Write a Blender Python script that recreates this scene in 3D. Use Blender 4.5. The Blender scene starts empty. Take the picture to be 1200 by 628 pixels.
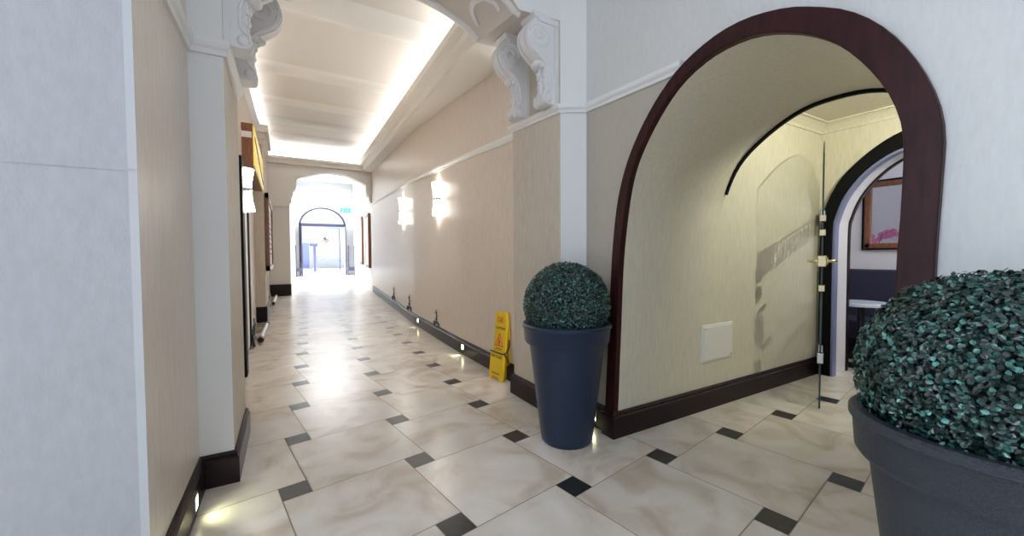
import bpy, bmesh, math, random
from mathutils import Vector, Matrix
from mathutils.noise import noise as pnoise
random.seed(7)
C = bpy.context.scene.collection
PI = math.pi
S = bpy.context.scene

# ------------------------------------------------------------------ materials
MATS = {}
def mat(name, base=(.8, .8, .8), rough=.5, metal=0., bump=0., bscale=40., var=0., vscale=6., emit=None, estr=0., stretch=(1, 1, 1), spec=.5, coat=0.):
    m = bpy.data.materials.new(name); m.use_nodes = True
    nt = m.node_tree; b = nt.nodes['Principled BSDF']
    b.inputs['Base Color'].default_value = (*base, 1)
    b.inputs['Roughness'].default_value = rough
    b.inputs['Metallic'].default_value = metal
    b.inputs['Specular IOR Level'].default_value = spec
    b.inputs['Coat Weight'].default_value = coat
    tc = nt.nodes.new('ShaderNodeTexCoord'); mp = nt.nodes.new('ShaderNodeMapping')
    mp.inputs['Scale'].default_value = stretch
    nt.links.new(tc.outputs['Object'], mp.inputs['Vector'])
    if var > 0:
        n = nt.nodes.new('ShaderNodeTexNoise'); n.inputs['Scale'].default_value = vscale; n.inputs['Detail'].default_value = 6
        nt.links.new(mp.outputs[0], n.inputs['Vector'])
        r = nt.nodes.new('ShaderNodeValToRGB')
        r.color_ramp.elements[0].position = .3; r.color_ramp.elements[1].position = .7
        r.color_ramp.elements[0].color = (*[c * (1 - var) for c in base], 1)
        r.color_ramp.elements[1].color = (*[min(1, c * (1 + var * .6)) for c in base], 1)
        nt.links.new(n.outputs['Fac'], r.inputs['Fac']); nt.links.new(r.outputs['Color'], b.inputs['Base Color'])
    if bump > 0:
        n2 = nt.nodes.new('ShaderNodeTexNoise'); n2.inputs['Scale'].default_value = bscale; n2.inputs['Detail'].default_value = 4
        nt.links.new(mp.outputs[0], n2.inputs['Vector'])
        bu = nt.nodes.new('ShaderNodeBump'); bu.inputs['Strength'].default_value = bump; bu.inputs['Distance'].default_value = .004
        nt.links.new(n2.outputs['Fac'], bu.inputs['Height']); nt.links.new(bu.outputs['Normal'], b.inputs['Normal'])
    if emit:
        b.inputs['Emission Color'].default_value = (*emit, 1); b.inputs['Emission Strength'].default_value = estr
    MATS[name] = m
    return m

M = {}
M['beige'] = mat('beige_wallpaper', (.69, .61, .54), .34, bump=.25, bscale=90, var=.10, vscale=70, stretch=(1, 1, .12))
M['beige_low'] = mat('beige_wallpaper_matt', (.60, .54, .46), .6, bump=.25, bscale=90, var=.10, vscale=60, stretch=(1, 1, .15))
M['pale'] = mat('pale_woven_wallpaper', (.72, .72, .70), .6, bump=.35, bscale=110, var=.07, vscale=50, stretch=(1, 1, .3))
M['cream'] = mat('cream_wallpaper', (.71, .67, .55), .5, bump=.25, bscale=90, var=.08, vscale=60, stretch=(1, 1, .15))
M['farwall'] = mat('pale_greige_paint', (.82, .80, .78), .5, bump=.05)
M['white'] = mat('white_paint', (.80, .80, .79), .45, bump=.05, bscale=30)
M['nearwall'] = mat('lilac_grey_woven_paper', (.50, .50, .515), .6, bump=.35, bscale=160, var=.06, vscale=45, stretch=(1, 1, .4))
M['nearbead'] = mat('pale_corner_bead', (.60, .61, .62), .5)
M['plaster'] = mat('white_plaster', (.78, .77, .77), .5, bump=.08, bscale=40)
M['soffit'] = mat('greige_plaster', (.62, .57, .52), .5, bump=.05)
M['ceil'] = mat('ceiling_bay_shaded', (.80, .77, .74), .6)  # shade of the bays put into the colour, duller and warmer than the ribs
M['ceilrib'] = mat('ceiling_rib_lit', (.90, .90, .89), .6)  # brightness of the ribs put into the colour, lighter than the bays
M['cornice'] = mat('cornice_paint', (.76, .72, .66), .5)
M['base'] = mat('dark_mahogany_base', (.016, .006, .008), .34, var=.4, vscale=14, stretch=(1, 1, 5), spec=.25)
M['wood'] = mat('mahogany', (.036, .008, .009), .42, var=.5, vscale=9, stretch=(4, 4, .8), spec=.22)
M['lightwood'] = mat('brown_wood', (.22, .085, .04), .35, var=.35, vscale=12, stretch=(5, 5, 1))
M['slate'] = mat('black_slate', (.022, .024, .028), .3, bump=.2, bscale=60, var=.3, vscale=30)
M['grout'] = mat('grout', (.30, .25, .20), .8)
M['blackpaint'] = mat('black_paint', (.004, .004, .005), .5, spec=.15)
M['bluealu'] = mat('blue_grey_metal', (.25, .28, .50), .35, metal=.3)
M['lilac'] = mat('lilac_white_paint', (.74, .73, .78), .5)
M['iron'] = mat('black_wrought_iron', (.02, .018, .02), .4, metal=.5)
M['pot'] = mat('slate_blue_plastic', (.008, .024, .062), .38, bump=.5, bscale=260, var=.35, vscale=160)
M['potgrey'] = mat('slate_grey_plastic', (.036, .043, .058), .36, bump=.9, bscale=420, var=.45, vscale=260)
M['soil'] = mat('dark_soil', (.02, .016, .012), .9, bump=.8, bscale=60)
M['yellow'] = mat('yellow_plastic', (.85, .58, .015), .4, var=.05)
M['red'] = mat('red_print', (.70, .06, .02), .5)
M['blackprint'] = mat('black_print', (.015, .014, .014), .5)
M['brass'] = mat('brass', (.75, .62, .38), .25, metal=1)
M['chrome'] = mat('chrome', (.75, .75, .74), .18, metal=1)
M['panelwhite'] = mat('white_panel', (.80, .80, .78), .4)
M['navy'] = mat('navy_upholstery', (.022, .022, .055), .6, bump=.3, bscale=120)
M['tabletop'] = mat('pale_blue_laminate', (.60, .68, .85), .25)
M['pink'] = mat('pink_petal', (.85, .28, .55), .5)
M['stemgreen'] = mat('stem_green', (.08, .20, .05), .5)
M['green'] = mat('exit_green', (.02, .40, .25), .4, emit=(.05, .75, .5), estr=.7)
M['gold'] = mat('gold_sign_face', (.85, .62, .10), .35, emit=(1, .75, .15), estr=.35)
M['paper'] = mat('white_paper', (.82, .82, .84), .6)
M['bluepaper'] = mat('blue_print', (.12, .25, .5), .6)
M['glow'] = mat('frosted_lamp_glass', (.9, .9, .85), .4, emit=(1, .95, .86), estr=26)
M['glowled'] = mat('led_lens', (.9, .9, .8), .3, emit=(.95, 1, .55), estr=14)
M['cove'] = mat('cove_led_strip', (.9, .9, .9), .4, emit=(.95, .98, 1), estr=16)
M['farlamp'] = mat('ceiling_light_panel', (.9, .9, .9), .4, emit=(.93, .97, 1), estr=9)
M['mirror'] = mat('mirror_glass', (.86, .87, .88), .02, metal=1)
M['violetframe'] = mat('violet_grey_frame', (.085, .075, .15), .5)
M['pavement'] = mat('pale_pavement', (.70, .69, .68), .8, var=.1)
M['render'] = mat('pale_facade', (.75, .74, .72), .8, var=.05)
M['glassedge'] = mat('green_glass_edge', (.03, .06, .055), .15)

def thin_glass(name, tint=(.975, .985, .975), gloss=.05):
    m = bpy.data.materials.new(name); m.use_nodes = True; nt = m.node_tree
    for n in list(nt.nodes):
        if n.type != 'OUTPUT_MATERIAL': nt.nodes.remove(n)
    out = [n for n in nt.nodes if n.type == 'OUTPUT_MATERIAL'][0]
    t = nt.nodes.new('ShaderNodeBsdfTransparent'); t.inputs[0].default_value = (*tint, 1)
    g = nt.nodes.new('ShaderNodeBsdfGlossy'); g.inputs['Roughness'].default_value = .02
    x = nt.nodes.new('ShaderNodeMixShader'); x.inputs[0].default_value = gloss
    nt.links.new(t.outputs[0], x.inputs[1]); nt.links.new(g.outputs[0], x.inputs[2]); nt.links.new(x.outputs[0], out.inputs[0])
    return m
M['glass'] = thin_glass('clear_glass')
def film(name, col, opacity):
    m = bpy.data.materials.new(name); m.use_nodes = True; nt = m.node_tree
    b = nt.nodes['Principled BSDF']; b.inputs['Base Color'].default_value = (*col, 1); b.inputs['Roughness'].default_value = .6
    b.inputs['Alpha'].default_value = opacity
    return m
M['frost'] = film('frosted_film', (.50, .49, .45), .72)
M['etch'] = film('etched_line', (.6, .6, .58), .22)
M['tint'] = film('tinted_film', (.30, .27, .24), .5)

def marble():
    m = bpy.data.materials.new('beige_marble_tile'); m.use_nodes = True; nt = m.node_tree; b = nt.nodes['Principled BSDF']
    L = nt.links.new
    tc = nt.nodes.new('ShaderNodeTexCoord'); at = nt.nodes.new('ShaderNodeAttribute'); at.attribute_name = 'tile_random'
    sc = nt.nodes.new('ShaderNodeVectorMath'); sc.operation = 'MULTIPLY_ADD'
    cmb = nt.nodes.new('ShaderNodeCombineXYZ')
    mul = nt.nodes.new('ShaderNodeMath'); mul.operation = 'MULTIPLY'; mul.inputs[1].default_value = 37
    L(at.outputs['Fac'], mul.inputs[0]); L(mul.outputs[0], cmb.inputs[0]); L(mul.outputs[0], cmb.inputs[2])
    L(tc.outputs['Object'], sc.inputs[0]); sc.inputs[1].default_value = (1, 1, 1); L(cmb.outputs[0], sc.inputs[2])
    n = nt.nodes.new('ShaderNodeTexNoise'); n.inputs['Scale'].default_value = 3.0; n.inputs['Detail'].default_value = 9; n.inputs['Distortion'].default_value = 1.4
    L(sc.outputs[0], n.inputs['Vector'])
    r = nt.nodes.new('ShaderNodeValToRGB')
    e = r.color_ramp.elements
    e[0].position = .30; e[0].color = (.58, .49, .40, 1); e[1].position = .72; e[1].color = (.80, .765, .72, 1)
    q = e.new(.5); q.color = (.735, .675, .605, 1)
    L(n.outputs['Fac'], r.inputs['Fac'])
    hs = nt.nodes.new('ShaderNodeHueSaturation')
    mr = nt.nodes.new('ShaderNodeMapRange'); mr.inputs['To Min'].default_value = .92; mr.inputs['To Max'].default_value = 1.06
    L(at.outputs['Fac'], mr.inputs['Value']); L(mr.outputs[0], hs.inputs['Value']); L(r.outputs['Color'], hs.inputs['Color'])
    L(hs.outputs['Color'], b.inputs['Base Color'])
    b.inputs['Roughness'].default_value = .25
    return m
M['marble'] = marble()

def leafmat():
    m = bpy.data.materials.new('boxwood_leaf'); m.use_nodes = True; nt = m.node_tree; b = nt.nodes['Principled BSDF']
    at = nt.nodes.new('ShaderNodeAttribute'); at.attribute_name = 'leaf_random'
    r = nt.nodes.new('ShaderNodeValToRGB'); e = r.color_ramp.elements
    e[0].position = 0; e[0].color = (.003, .012, .009, 1); e[1].position = 1; e[1].color = (.085, .31, .26, 1)
    q = e.new(.6); q.color = (.006, .052, .042, 1)
    nt.links.new(at.outputs['Fac'], r.inputs['Fac']); nt.links.new(r.outputs['Color'], b.inputs['Base Color'])
    b.inputs['Roughness'].default_value = .30; b.inputs['Specular IOR Level'].default_value = .9
    return m
M['leaf'] = leafmat()
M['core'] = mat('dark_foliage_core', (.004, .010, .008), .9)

# ------------------------------------------------------------------ mesh builder
class MB:
    def __init__(s): s.v = []; s.f = []; s.m = []; s.cur = 0
    def quad(s, a, b, c, d, mi=None):
        i = len(s.v); s.v += [tuple(a), tuple(b), tuple(c), tuple(d)]; s.f.append((i, i+1, i+2, i+3)); s.m.append(s.cur if mi is None else mi)
    def box(s, x0, x1, y0, y1, z0, z1, mi=None):
        s.prism([(x0, y0), (x1, y0), (x1, y1), (x0, y1)], 'z', z0, z1, mi)
    def prism(s, loop, axis, a, b, mi=None, side=None):
        """loop of 2D points extruded along an axis; z:(x,y)  x:(y,z)  y:(x,z). a/b may be functions of the point"""
        mi = s.cur if mi is None else mi
        n = len(loop); i = len(s.v)
        for k in (a, b):
            for p in loop:
                t = k(p) if callable(k) else k
                s.v.append({'z': (p[0], p[1], t), 'x': (t, p[0], p[1]), 'y': (p[0], t, p[1])}[axis])
        s.f.append(tuple(range(i, i+n))); s.m.append(mi)
        s.f.append(tuple(range(i+2*n-1, i+n-1, -1))); s.m.append(mi)
        for j in range(n):
            k = (j+1) % n
            s.f.append((i+j, i+n+j, i+n+k, i+k))
            s.m.append(mi if side is None else (side[j] if isinstance(side, (list, tuple)) else side))
    def ring(s, outer, inner, axis, a, b, mi=None, closed=False):
        """band between two open polylines with equal counts, extruded"""
        mi = s.cur if mi is None else mi
        n = len(outer); i = len(s.v)
        for k in (a, b):
            for L in (outer, inner):
                for p in L:
                    t = k(p) if callable(k) else k
                    s.v.append({'z': (p[0], p[1], t), 'x': (t, p[0], p[1]), 'y': (p[0], t, p[1])}[axis])
        o0, i0, o1, i1 = i, i+n, i+2*n, i+3*n
        for j in range(n if closed else n-1):
            k = (j+1) % n
            for q in ((o0+j, o0+k, i0+k, i0+j), (o1+k, o1+j, i1+j, i1+k), (o0+k, o0+j, o1+j, o1+k), (i0+j, i0+k, i1+k, i1+j)):
                s.f.append(q); s.m.append(mi)
        if not closed:
            for e in (0, n-1):
                s.f.append((o0+e, i0+e, i1+e, o1+e)); s.m.append(mi)
    def tube(s, pts, r, n=8, mi=None, caps=True):
        mi = s.cur if mi is None else mi
        pts = [Vector(p) for p in pts]; i = len(s.v); up = Vector((.13, .27, .95))
        for k, p in enumerate(pts):
            d = (pts[min(k+1, len(pts)-1)] - pts[max(k-1, 0)]).normalized()
            u = d.cross(up)
            if u.length < 1e-3: u = d.cross(Vector((1, 0, 0)))
            u.normalize(); w = u.cross(d)
            rr = r[k] if isinstance(r, (list, tuple)) else r
            for j in range(n):
                a = 2*PI*j/n; s.v.append(tuple(p + (u*math.cos(a) + w*math.sin(a))*rr))
        for k in range(len(pts)-1):
            for j in range(n):
                q = (j+1) % n
                s.f.append((i+k*n+j, i+k*n+q, i+(k+1)*n+q, i+(k+1)*n+j)); s.m.append(mi)
        if caps:
            s.f.append(tuple(range(i+n-1, i-1, -1))); s.m.append(mi)
            e = i+(len(pts)-1)*n; s.f.append(tuple(range(e, e+n))); s.m.append(mi)
    def lathe(s, prof, n=48, cx=0, cy=0, mi=None, half=None):
        mi = s.cur if mi is None else mi
        i = len(s.v); m = len(prof)
        a0, a1 = half if half else (0, 2*PI)
        cols = n+1 if half else n
        for j in range(cols):
            a = a0 + (a1-a0)*j/n
            for (r, z) in prof: s.v.append((cx+r*math.cos(a), cy+r*math.sin(a), z))
        for j in range(n):
            q = (j+1) if half else (j+1) % n
            for k in range(m-1):
                s.f.append((i+j*m+k, i+q*m+k, i+q*m+k+1, i+j*m+k+1)); s.m.append(mi)
    def ball(s, c, r, n=12, mi=None, sx=1, sy=1, sz=1):
        mi = s.cur if mi is None else mi
        i = len(s.v); m = n//2
        for a in range(m+1):
            t = PI*a/m
            for j in range(n):
                p = 2*PI*j/n
                s.v.append((c[0]+sx*r*math.sin(t)*math.cos(p), c[1]+sy*r*math.sin(t)*math.sin(p), c[2]+sz*r*math.cos(t)))
        for a in range(m):
            for j in range(n):
                q = (j+1) % n
                s.f.append((i+a*n+j, i+(a+1)*n+j, i+(a+1)*n+q, i+a*n+q)); s.m.append(mi)
    def xform(s, mtx, start=0):
        for k in range(start, len(s.v)): s.v[k] = tuple(mtx @ Vector(s.v[k]))
    def build(s, name, mats, parent=None, smooth=False, bevel=0., loc=None):
        me = bpy.data.meshes.new(name)
        if not isinstance(mats, (list, tuple)): mats = [mats]
        for m in mats: me.materials.append(m)
        off = Vector(loc) if loc else Vector((0, 0, 0))
        me.from_pydata([tuple(Vector(v)-off) for v in s.v], [], s.f)
        me.polygons.foreach_set('material_index', s.m)
        bm = bmesh.new(); bm.from_mesh(me)
        bmesh.ops.remove_doubles(bm, verts=bm.verts, dist=1e-5)
        big = [f for f in bm.faces if len(f.verts) > 4]
        if big: bmesh.ops.triangulate(bm, faces=big)
        bmesh.ops.recalc_face_normals(bm, faces=bm.faces)
        bm.to_mesh(me); bm.free()
        if smooth:
            me.polygons.foreach_set('use_smooth', [True]*len(me.polygons))
        o = bpy.data.objects.new(name, me); C.objects.link(o)
        o.location = off
        if parent: o.parent = parent
        if bevel > 0:
            b = o.modifiers.new('bevel', 'BEVEL'); b.width = bevel; b.segments = 2; b.limit_method = 'ANGLE'; b.angle_limit = math.radians(40)
        if smooth:
            try:
                e = o.modifiers.new('edges', 'EDGE_SPLIT'); e.split_angle = math.radians(42)
            except Exception: pass
        return o

def tag(o, label, cat, group=None):
    o['label'] = label; o['category'] = cat
    if group: o['group'] = group
    return o
def struct(o): o['kind'] = 'structure'; return o
def empty(name, loc, label, cat, group=None, rz=0):
    o = bpy.data.objects.new(name, None); C.objects.link(o); o.location = loc; o.rotation_euler = (0, 0, rz); o.empty_display_size = .1
    return tag(o, label, cat, group)
def copy_tree(o, parent=None):
    c = o.copy(); C.objects.link(c)
    if parent: c.parent = parent
    for ch in list(o.children): copy_tree(ch, c)
    return c
def text_mesh(name, txt, size, material, parent, loc, rot, ext=.0006):
    cu = bpy.data.curves.new(name, 'FONT'); cu.body = txt; cu.size = size; cu.extrude = ext; cu.align_x = 'CENTER'; cu.align_y = 'CENTER'
    t = bpy.data.objects.new(name + '_curve', cu); C.objects.link(t)
    dg = bpy.context.evaluated_depsgraph_get()
    me = bpy.data.meshes.new_from_object(t.evaluated_get(dg)); me.name = name
    bpy.data.objects.remove(t); bpy.data.curves.remove(cu)
    me.materials.clear(); me.materials.append(material)
    o = bpy.data.objects.new(name, me); C.objects.link(o); o.parent = parent; o.location = loc; o.rotation_euler = rot
    return o
def catmull(pts, n=6):
    out = []
    P = [pts[0]] + list(pts) + [pts[-1]]
    for i in range(1, len(P)-2):
        p0, p1, p2, p3 = [Vector(p) for p in P[i-1:i+3]]
        for k in range(n):
            t = k/n
            out.append(.5*((2*p1)+(-p0+p2)*t+(2*p0-5*p1+4*p2-p3)*t*t+(-p0+3*p1-3*p2+p3)*t**3))
    out.append(Vector(pts[-1]))
    return [tuple(o) for o in out]
def resample(pts, n):
    P = [Vector(p) for p in pts]; d = [0]
    for a, b in zip(P, P[1:]): d.append(d[-1]+(b-a).length)
    out = []; j = 0
    for k in range(n):
        t = d[-1]*k/(n-1)
        while j < len(P)-2 and d[j+1] < t: j += 1
        u = (t-d[j])/max(1e-9, d[j+1]-d[j]); out.append(tuple(P[j].lerp(P[j+1], min(1, u))))
    return out
def lerp(a, b, t): return a+(b-a)*t
def poly_at(P, y):
    for (x0, y0), (x1, y1) in zip(P, P[1:]):
        if y <= y1: return lerp(x0, x1, (y-y0)/(y1-y0))
    return P[-1][0]

# ------------------------------------------------------------------ camera
f_px, yaw, pit, rol = 459.6152, .5222, .0311, -.0056
F = Vector((math.sin(yaw)*math.cos(pit), math.cos(yaw)*math.cos(pit), -math.sin(pit)))
R0 = Vector((math.cos(yaw), -math.sin(yaw), 0)); U0 = R0.cross(F)
Rv = R0*math.cos(rol)+U0*math.sin(rol); Uv = -R0*math.sin(rol)+U0*math.cos(rol)
cam = bpy.data.cameras.new('camera'); co = bpy.data.objects.new('camera', cam); C.objects.link(co)
cam.sensor_fit = 'HORIZONTAL'; cam.sensor_width = 36; cam.lens = f_px/1200*36; cam.clip_start = .02; cam.clip_end = 200
mw = Matrix((Rv, Uv, -F)).transposed().to_4x4(); mw.translation = (0, 0, 1.1); co.matrix_world = mw
S.camera = co

# ------------------------------------------------------------------ floor
L_, b_ = .5896, .122
th = -.0415; a_ = math.sqrt(L_*L_-b_*b_); te = th+math.atan2(b_, a_)
e1 = Vector((math.cos(th), math.sin(th)))*L_; e2 = Vector((-math.sin(th), math.cos(th)))*L_
ex = Vector((math.cos(te), math.sin(te))); ey = Vector((-math.sin(te), math.cos(te)))
O = Vector((.0149, 2.0878))
fb = MB(); rnd = []
gp = .0025
def inside(p): return (-4.2 < p.x < 6.2 and -2.6 < p.y < 4.5) or (-.9 < p.x < 4.2 and p.y < 26.3 and p.y > 4)
nxy = 0
for i in range(-12, 14):
    for j in range(-9, 46):
        c = O+e1*i+e2*j
        if not inside(c): continue
        h = b_/2-gp*.3
        q = [c+ex*sx*h+ey*sy*h for sx, sy in ((-1, -1), (1, -1), (1, 1), (-1, 1))]
        fb.f.append(tuple(range(len(fb.v), len(fb.v)+4))); fb.v += [(p.x, p.y, 0) for p in q]; fb.m.append(1); rnd.append(random.random())
        # big tile whose lower-left corner touches the black square's lower-right... (pythagorean tiling)
        o = c+ex*(b_/2)-ey*(b_/2)
        q = [o+ex*gp+ey*gp, o+ex*(a_-gp)+ey*gp, o+ex*(a_-gp)+ey*(a_-gp), o+ex*gp+ey*(a_-gp)]
        fb.f.append(tuple(range(len(fb.v), len(fb.v)+4))); fb.v += [(p.x, p.y, 0) for p in q]; fb.m.append(0); rnd.append(random.random())
me = bpy.data.meshes.new('floor'); me.from_pydata(fb.v + [(-4.6, -3, -.0015), (6.6, -3, -.0015), (6.6, 26.6, -.0015), (-4.6, 26.6, -.0015)], [], fb.f+[tuple(range(len(fb.v), len(fb.v)+4))])
for m in ('marble', 'slate', 'grout'): me.materials.append(M[m])
me.polygons.foreach_set('material_index', fb.m+[2])
at = me.attributes.new('tile_random', 'FLOAT', 'FACE'); at.data.foreach_set('value', rnd+[0.])
fl = bpy.data.objects.new('floor', me); C.objects.link(fl); struct(fl)

# ------------------------------------------------------------------ corridor shell
XL = -.375
LW = [(-.375, 1.56), (-.375, 2.9), (-.41, 3.2), (-.455, 7.9), (-.42, 12.9)]
RW = [(1.72, 2.0), (1.70, 2.8), (1.72, 4.2), (1.80, 6.3), (2.03, 9.0), (2.36, 12.85)]
def rail_z(y): return 2.03+.0625*(y-2.1)
def ceil_z(y): return 3.13+.115*(y-2.7)
w = MB()   # near wall: pale front face, beige corridor face
w.prism([(-.375, 1.56), (-4.4, 1.56), (-4.4, 1.80), (-.375, 1.80)], 'z', -.02, 4.6, mi=0, side=[1, 0, 0, 0]); struct(w.build('wall_near', [M['beige'], M['nearwall']]))
t = MB(); t.box(-.395, -.3745, 1.5575, 1.562, 0, 3.4); struct(t.build('trim_22', M['nearbead']))
w = MB(); w.prism([(-.375, 1.80), (-.62, 1.80), (-.62, 12.95)] + LW[:0:-1], 'z', -.02, 4.6); struct(w.build('wall_left', M['beige']))
t = MB(); t.box(-4.3, -.376, 1.557, 1.562, 1.354, 1.361); struct(t.build('trim_1', M['nearwall'], None))
w = MB(); w.prism(RW[1:] + [(x+.15, y) for x, y in RW[:0:-1]], 'z', -.02, 4.6); struct(w.build('wall_right', M['beige']))

# piers carrying the cross arch
def pier(name, foot, sides):
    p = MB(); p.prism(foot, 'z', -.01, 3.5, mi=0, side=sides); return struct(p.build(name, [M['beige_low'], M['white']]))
pier('wall_left_pier', [(-.24, 2.33), (-.24, 2.94), (-.40, 2.94), (-.40, 2.33)], [0, 0, 0, 1])
pier('wall_right_pier', [(1.57, 2.085), (1.74, 1.99), (1.74, 2.66), (1.57, 2.70)], [1, 0, 0, 0])

# ------------------------------------------------------------------ arch wall, arched trim, passage
outer = [(1.803, .0), (1.800, .137), (1.774, .571), (1.733, 1.197), (1.662, 1.541), (1.523, 1.798), (1.333, 1.992), (1.149, 2.077), (.985, 2.095), (.825, 2.060), (.71, 2.004), (.608, 1.934), (.517, 1.832), (.445, 1.704), (.396, 1.569), (.378, 1.455), (.381, 1.31), (.389, 1.04), (.392, .5), (.392, 0)]
inner = [(1.728, .0), (1.722, .18), (1.700, .65), (1.676, 1.095), (1.614, 1.485), (1.516, 1.703), (1.333, 1.915), (1.148, 2.006), (.955, 2.012), (.793, 1.951), (.668, 1.861), (.582, 1.757), (.514, 1.638), (.480, 1.540), (.466, 1.45), (.469, 1.229), (.476, 1.037), (.478, .5), (.478, 0)]
oc = resample(catmull(outer, 6), 90); ic = resample(catmull(inner, 6), 90)
mid = [((a[0]+b[0])/2, (a[1]+b[1])/2) for a, b in zip(oc, ic)]
hole = [(1.76, -.01), (1.76, .1)] + [p for p in mid if p[1] > .12] + [(.435, .1), (.435, -.01)]
w = MB()
Z_R = 2.0
w.prism([(2.02, -.01), (2.02, 3.5), (-1.5, 3.5), (-1.5, -.01)] + hole[::-1], 'x', 1.72, 1.752)
def archwall_mat():
    m = bpy.data.materials.new('arch_wall_papers'); m.use_nodes = True; nt = m.node_tree; b = nt.nodes['Principled BSDF']; Lk = nt.links.new
    tc = nt.nodes.new('ShaderNodeTexCoord'); sp = nt.nodes.new('ShaderNodeSeparateXYZ'); Lk(tc.outputs['Object'], sp.inputs[0])
    gz = nt.nodes.new('ShaderNodeMath'); gz.operation = 'LESS_THAN'; gz.inputs[1].default_value = 2.03; Lk(sp.outputs['Z'], gz.inputs[0])
    gy = nt.nodes.new('ShaderNodeMath'); gy.operation = 'GREATER_THAN'; gy.inputs[1].default_value = 1.0; Lk(sp.outputs['Y'], gy.inputs[0])
    ml = nt.nodes.new('ShaderNodeMath'); ml.operation = 'MULTIPLY'; Lk(gz.outputs[0], ml.inputs[0]); Lk(gy.outputs[0], ml.inputs[1])
    mp = nt.nodes.new('ShaderNodeMapping'); mp.inputs['Scale'].default_value = (1, 1, .25); Lk(tc.outputs['Object'], mp.inputs[0])
    n = nt.nodes.new('ShaderNodeTexNoise'); n.inputs['Scale'].default_value = 70; n.inputs['Detail'].default_value = 5; Lk(mp.outputs[0], n.inputs['Vector'])
    x = nt.nodes.new('ShaderNodeMix'); x.data_type = 'RGBA'; x.inputs['A'].default_value = (.72, .72, .71, 1); x.inputs['B'].default_value = (.52, .48, .41, 1)
    Lk(ml.outputs[0], x.inputs['Factor'])
    y = nt.nodes.new('ShaderNodeMix'); y.data_type = 'RGBA'; y.blend_type = 'MULTIPLY'; y.inputs['Factor'].default_value = .16
    Lk(x.outputs['Result'], y.inputs['A']); Lk(n.outputs['Fac'], y.inputs['B']); Lk(y.outputs['Result'], b.inputs['Base Color'])
    bu = nt.nodes.new('ShaderNodeBump'); bu.inputs['Strength'].default_value = .3; bu.inputs['Distance'].default_value = .004
    Lk(n.outputs['Fac'], bu.inputs['Height']); Lk(bu.outputs[0], b.inputs['Normal']); b.inputs['Roughness'].default_value = .6
    return m
struct(w.build('wall_arch', archwall_mat()))
t = MB(); t.ring(oc, ic, 'x', 1.694, 1.735); struct(t.build('trim_2', M['wood'], bevel=.004))

pin = [(1.72, -.01), (1.72, .5), (1.72, 1.30), (1.70, 1.50), (1.60, 1.725), (1.42, 1.885), (1.2, 1.99), (.96, 2.0), (.80, 1.955), (.67, 1.868), (.58, 1.76), (.51, 1.64), (.472, 1.47), (.468, 1.2), (.475, .5), (.475, -.01)]
pc = resample(catmull(pin, 6), 90)
pcx = [(1.0+(y-1.0)*1.07, z*1.035+.02*(z > 0)) for y, z in pc]
w = MB(); n_ = 90; NX = 12
icx = [(1.0+(y-1.0)*1.05, z*1.02+.02*(z > 0)) for y, z in ic]
for k in range(NX+1):
    t_ = k/NX; e_ = t_**.6
    for A_, B_ in ((ic, pc), (icx, pcx)):
        for (ya, za), (yb, zb_) in zip(A_, B_): w.v.append((lerp(1.73, 2.75, t_), lerp(ya, yb, e_), lerp(za, zb_, e_)))
for k in range(NX):
    for L in (0, 1):
        for j in range(n_-1):
            a = k*2*n_+L*n_+j; w.f.append((a, a+1, a+2*n_+1, a+2*n_)); w.m.append(0)
struct(w.build('wall_passage', M['cream'], smooth=True))
# dark bead at the inner end of the vault
seg = [p for p in pc if p[1] > 1.52]
seg_in = [(1.05+(y-1.05)*.985, 1.3+(z-1.3)*.972) for y, z in seg]
t = MB(); t.ring([(1.05+(y-1.05)*1.01, 1.3+(z-1.3)*1.02) for y, z in seg], seg_in, 'x', 2.735, 2.76); struct(t.build('trim_3', M['blackpaint']))

# vestibule
VX0, VX1, VZ = 2.75, 4.25, 2.27
w = MB(); w.box(VX0-.02, VX1+.0, 1.72, 1.84, -.01, VZ+.1); struct(w.build('wall_vestibule', M['cream']))
w = MB(); w.box(VX0-.02, VX1+.3, -1.12, -1.0, -.01, VZ+.1); struct(w.build('wall_vestibule_south', M['cream']))
# wall over the vault, vestibule side
w = MB(); w.prism([(1.84, -.01), (1.84, VZ+.1), (-1.0, VZ+.1), (-1.0, -.01), (.44, -.01)] + [p for p in pcx[::-1]], 'x', 2.66, 2.742)
struct(w.build('wall_vestibule_west', M['cream']))
w = MB(); w.box(VX0-.1, VX1+.05, -1.1, 1.82, VZ, VZ+.08); struct(w.build('ceiling', M['cream']))
def crown(name, pts, zc, m, size=.07, inward=1):
    """stepped crown moulding along a polyline of (x,y), projecting to the left of the walking direction"""
    prof = [(0, 0), (0, -size), (.012, -size), (.016, -size*.72), (size*.45, -size*.38), (size*.72, -size*.16), (size, -size*.14), (size, 0)]
    c = MB()
    for (x0, y0), (x1, y1) in zip(pts, pts[1:]):
        d = Vector((x1-x0, y1-y0)).normalized(); nrm = Vector((-d.y, d.x))*inward
        i = len(c.v)
        for (px, py) in ((x0, y0), (x1, y1)):
            for (o, z) in prof: c.v.append((px+nrm.x*o, py+nrm.y*o, zc+z))
        n = len(prof)
        for k in range(n):
            q = (k+1) % n; c.f.append((i+k, i+q, i+n+q, i+n+k)); c.m.append(0)
        c.f.append(tuple(range(i, i+n))); c.m.append(0); c.f.append(tuple(range(i+2*n-1, i+n-1, -1))); c.m.append(0)
    return struct(c.build(name, m))
crown('trim_4', [(4.25, -1.0), (4.25, 1.72), (2.75, 1.72)], VZ, M['cream'], .085)

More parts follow.
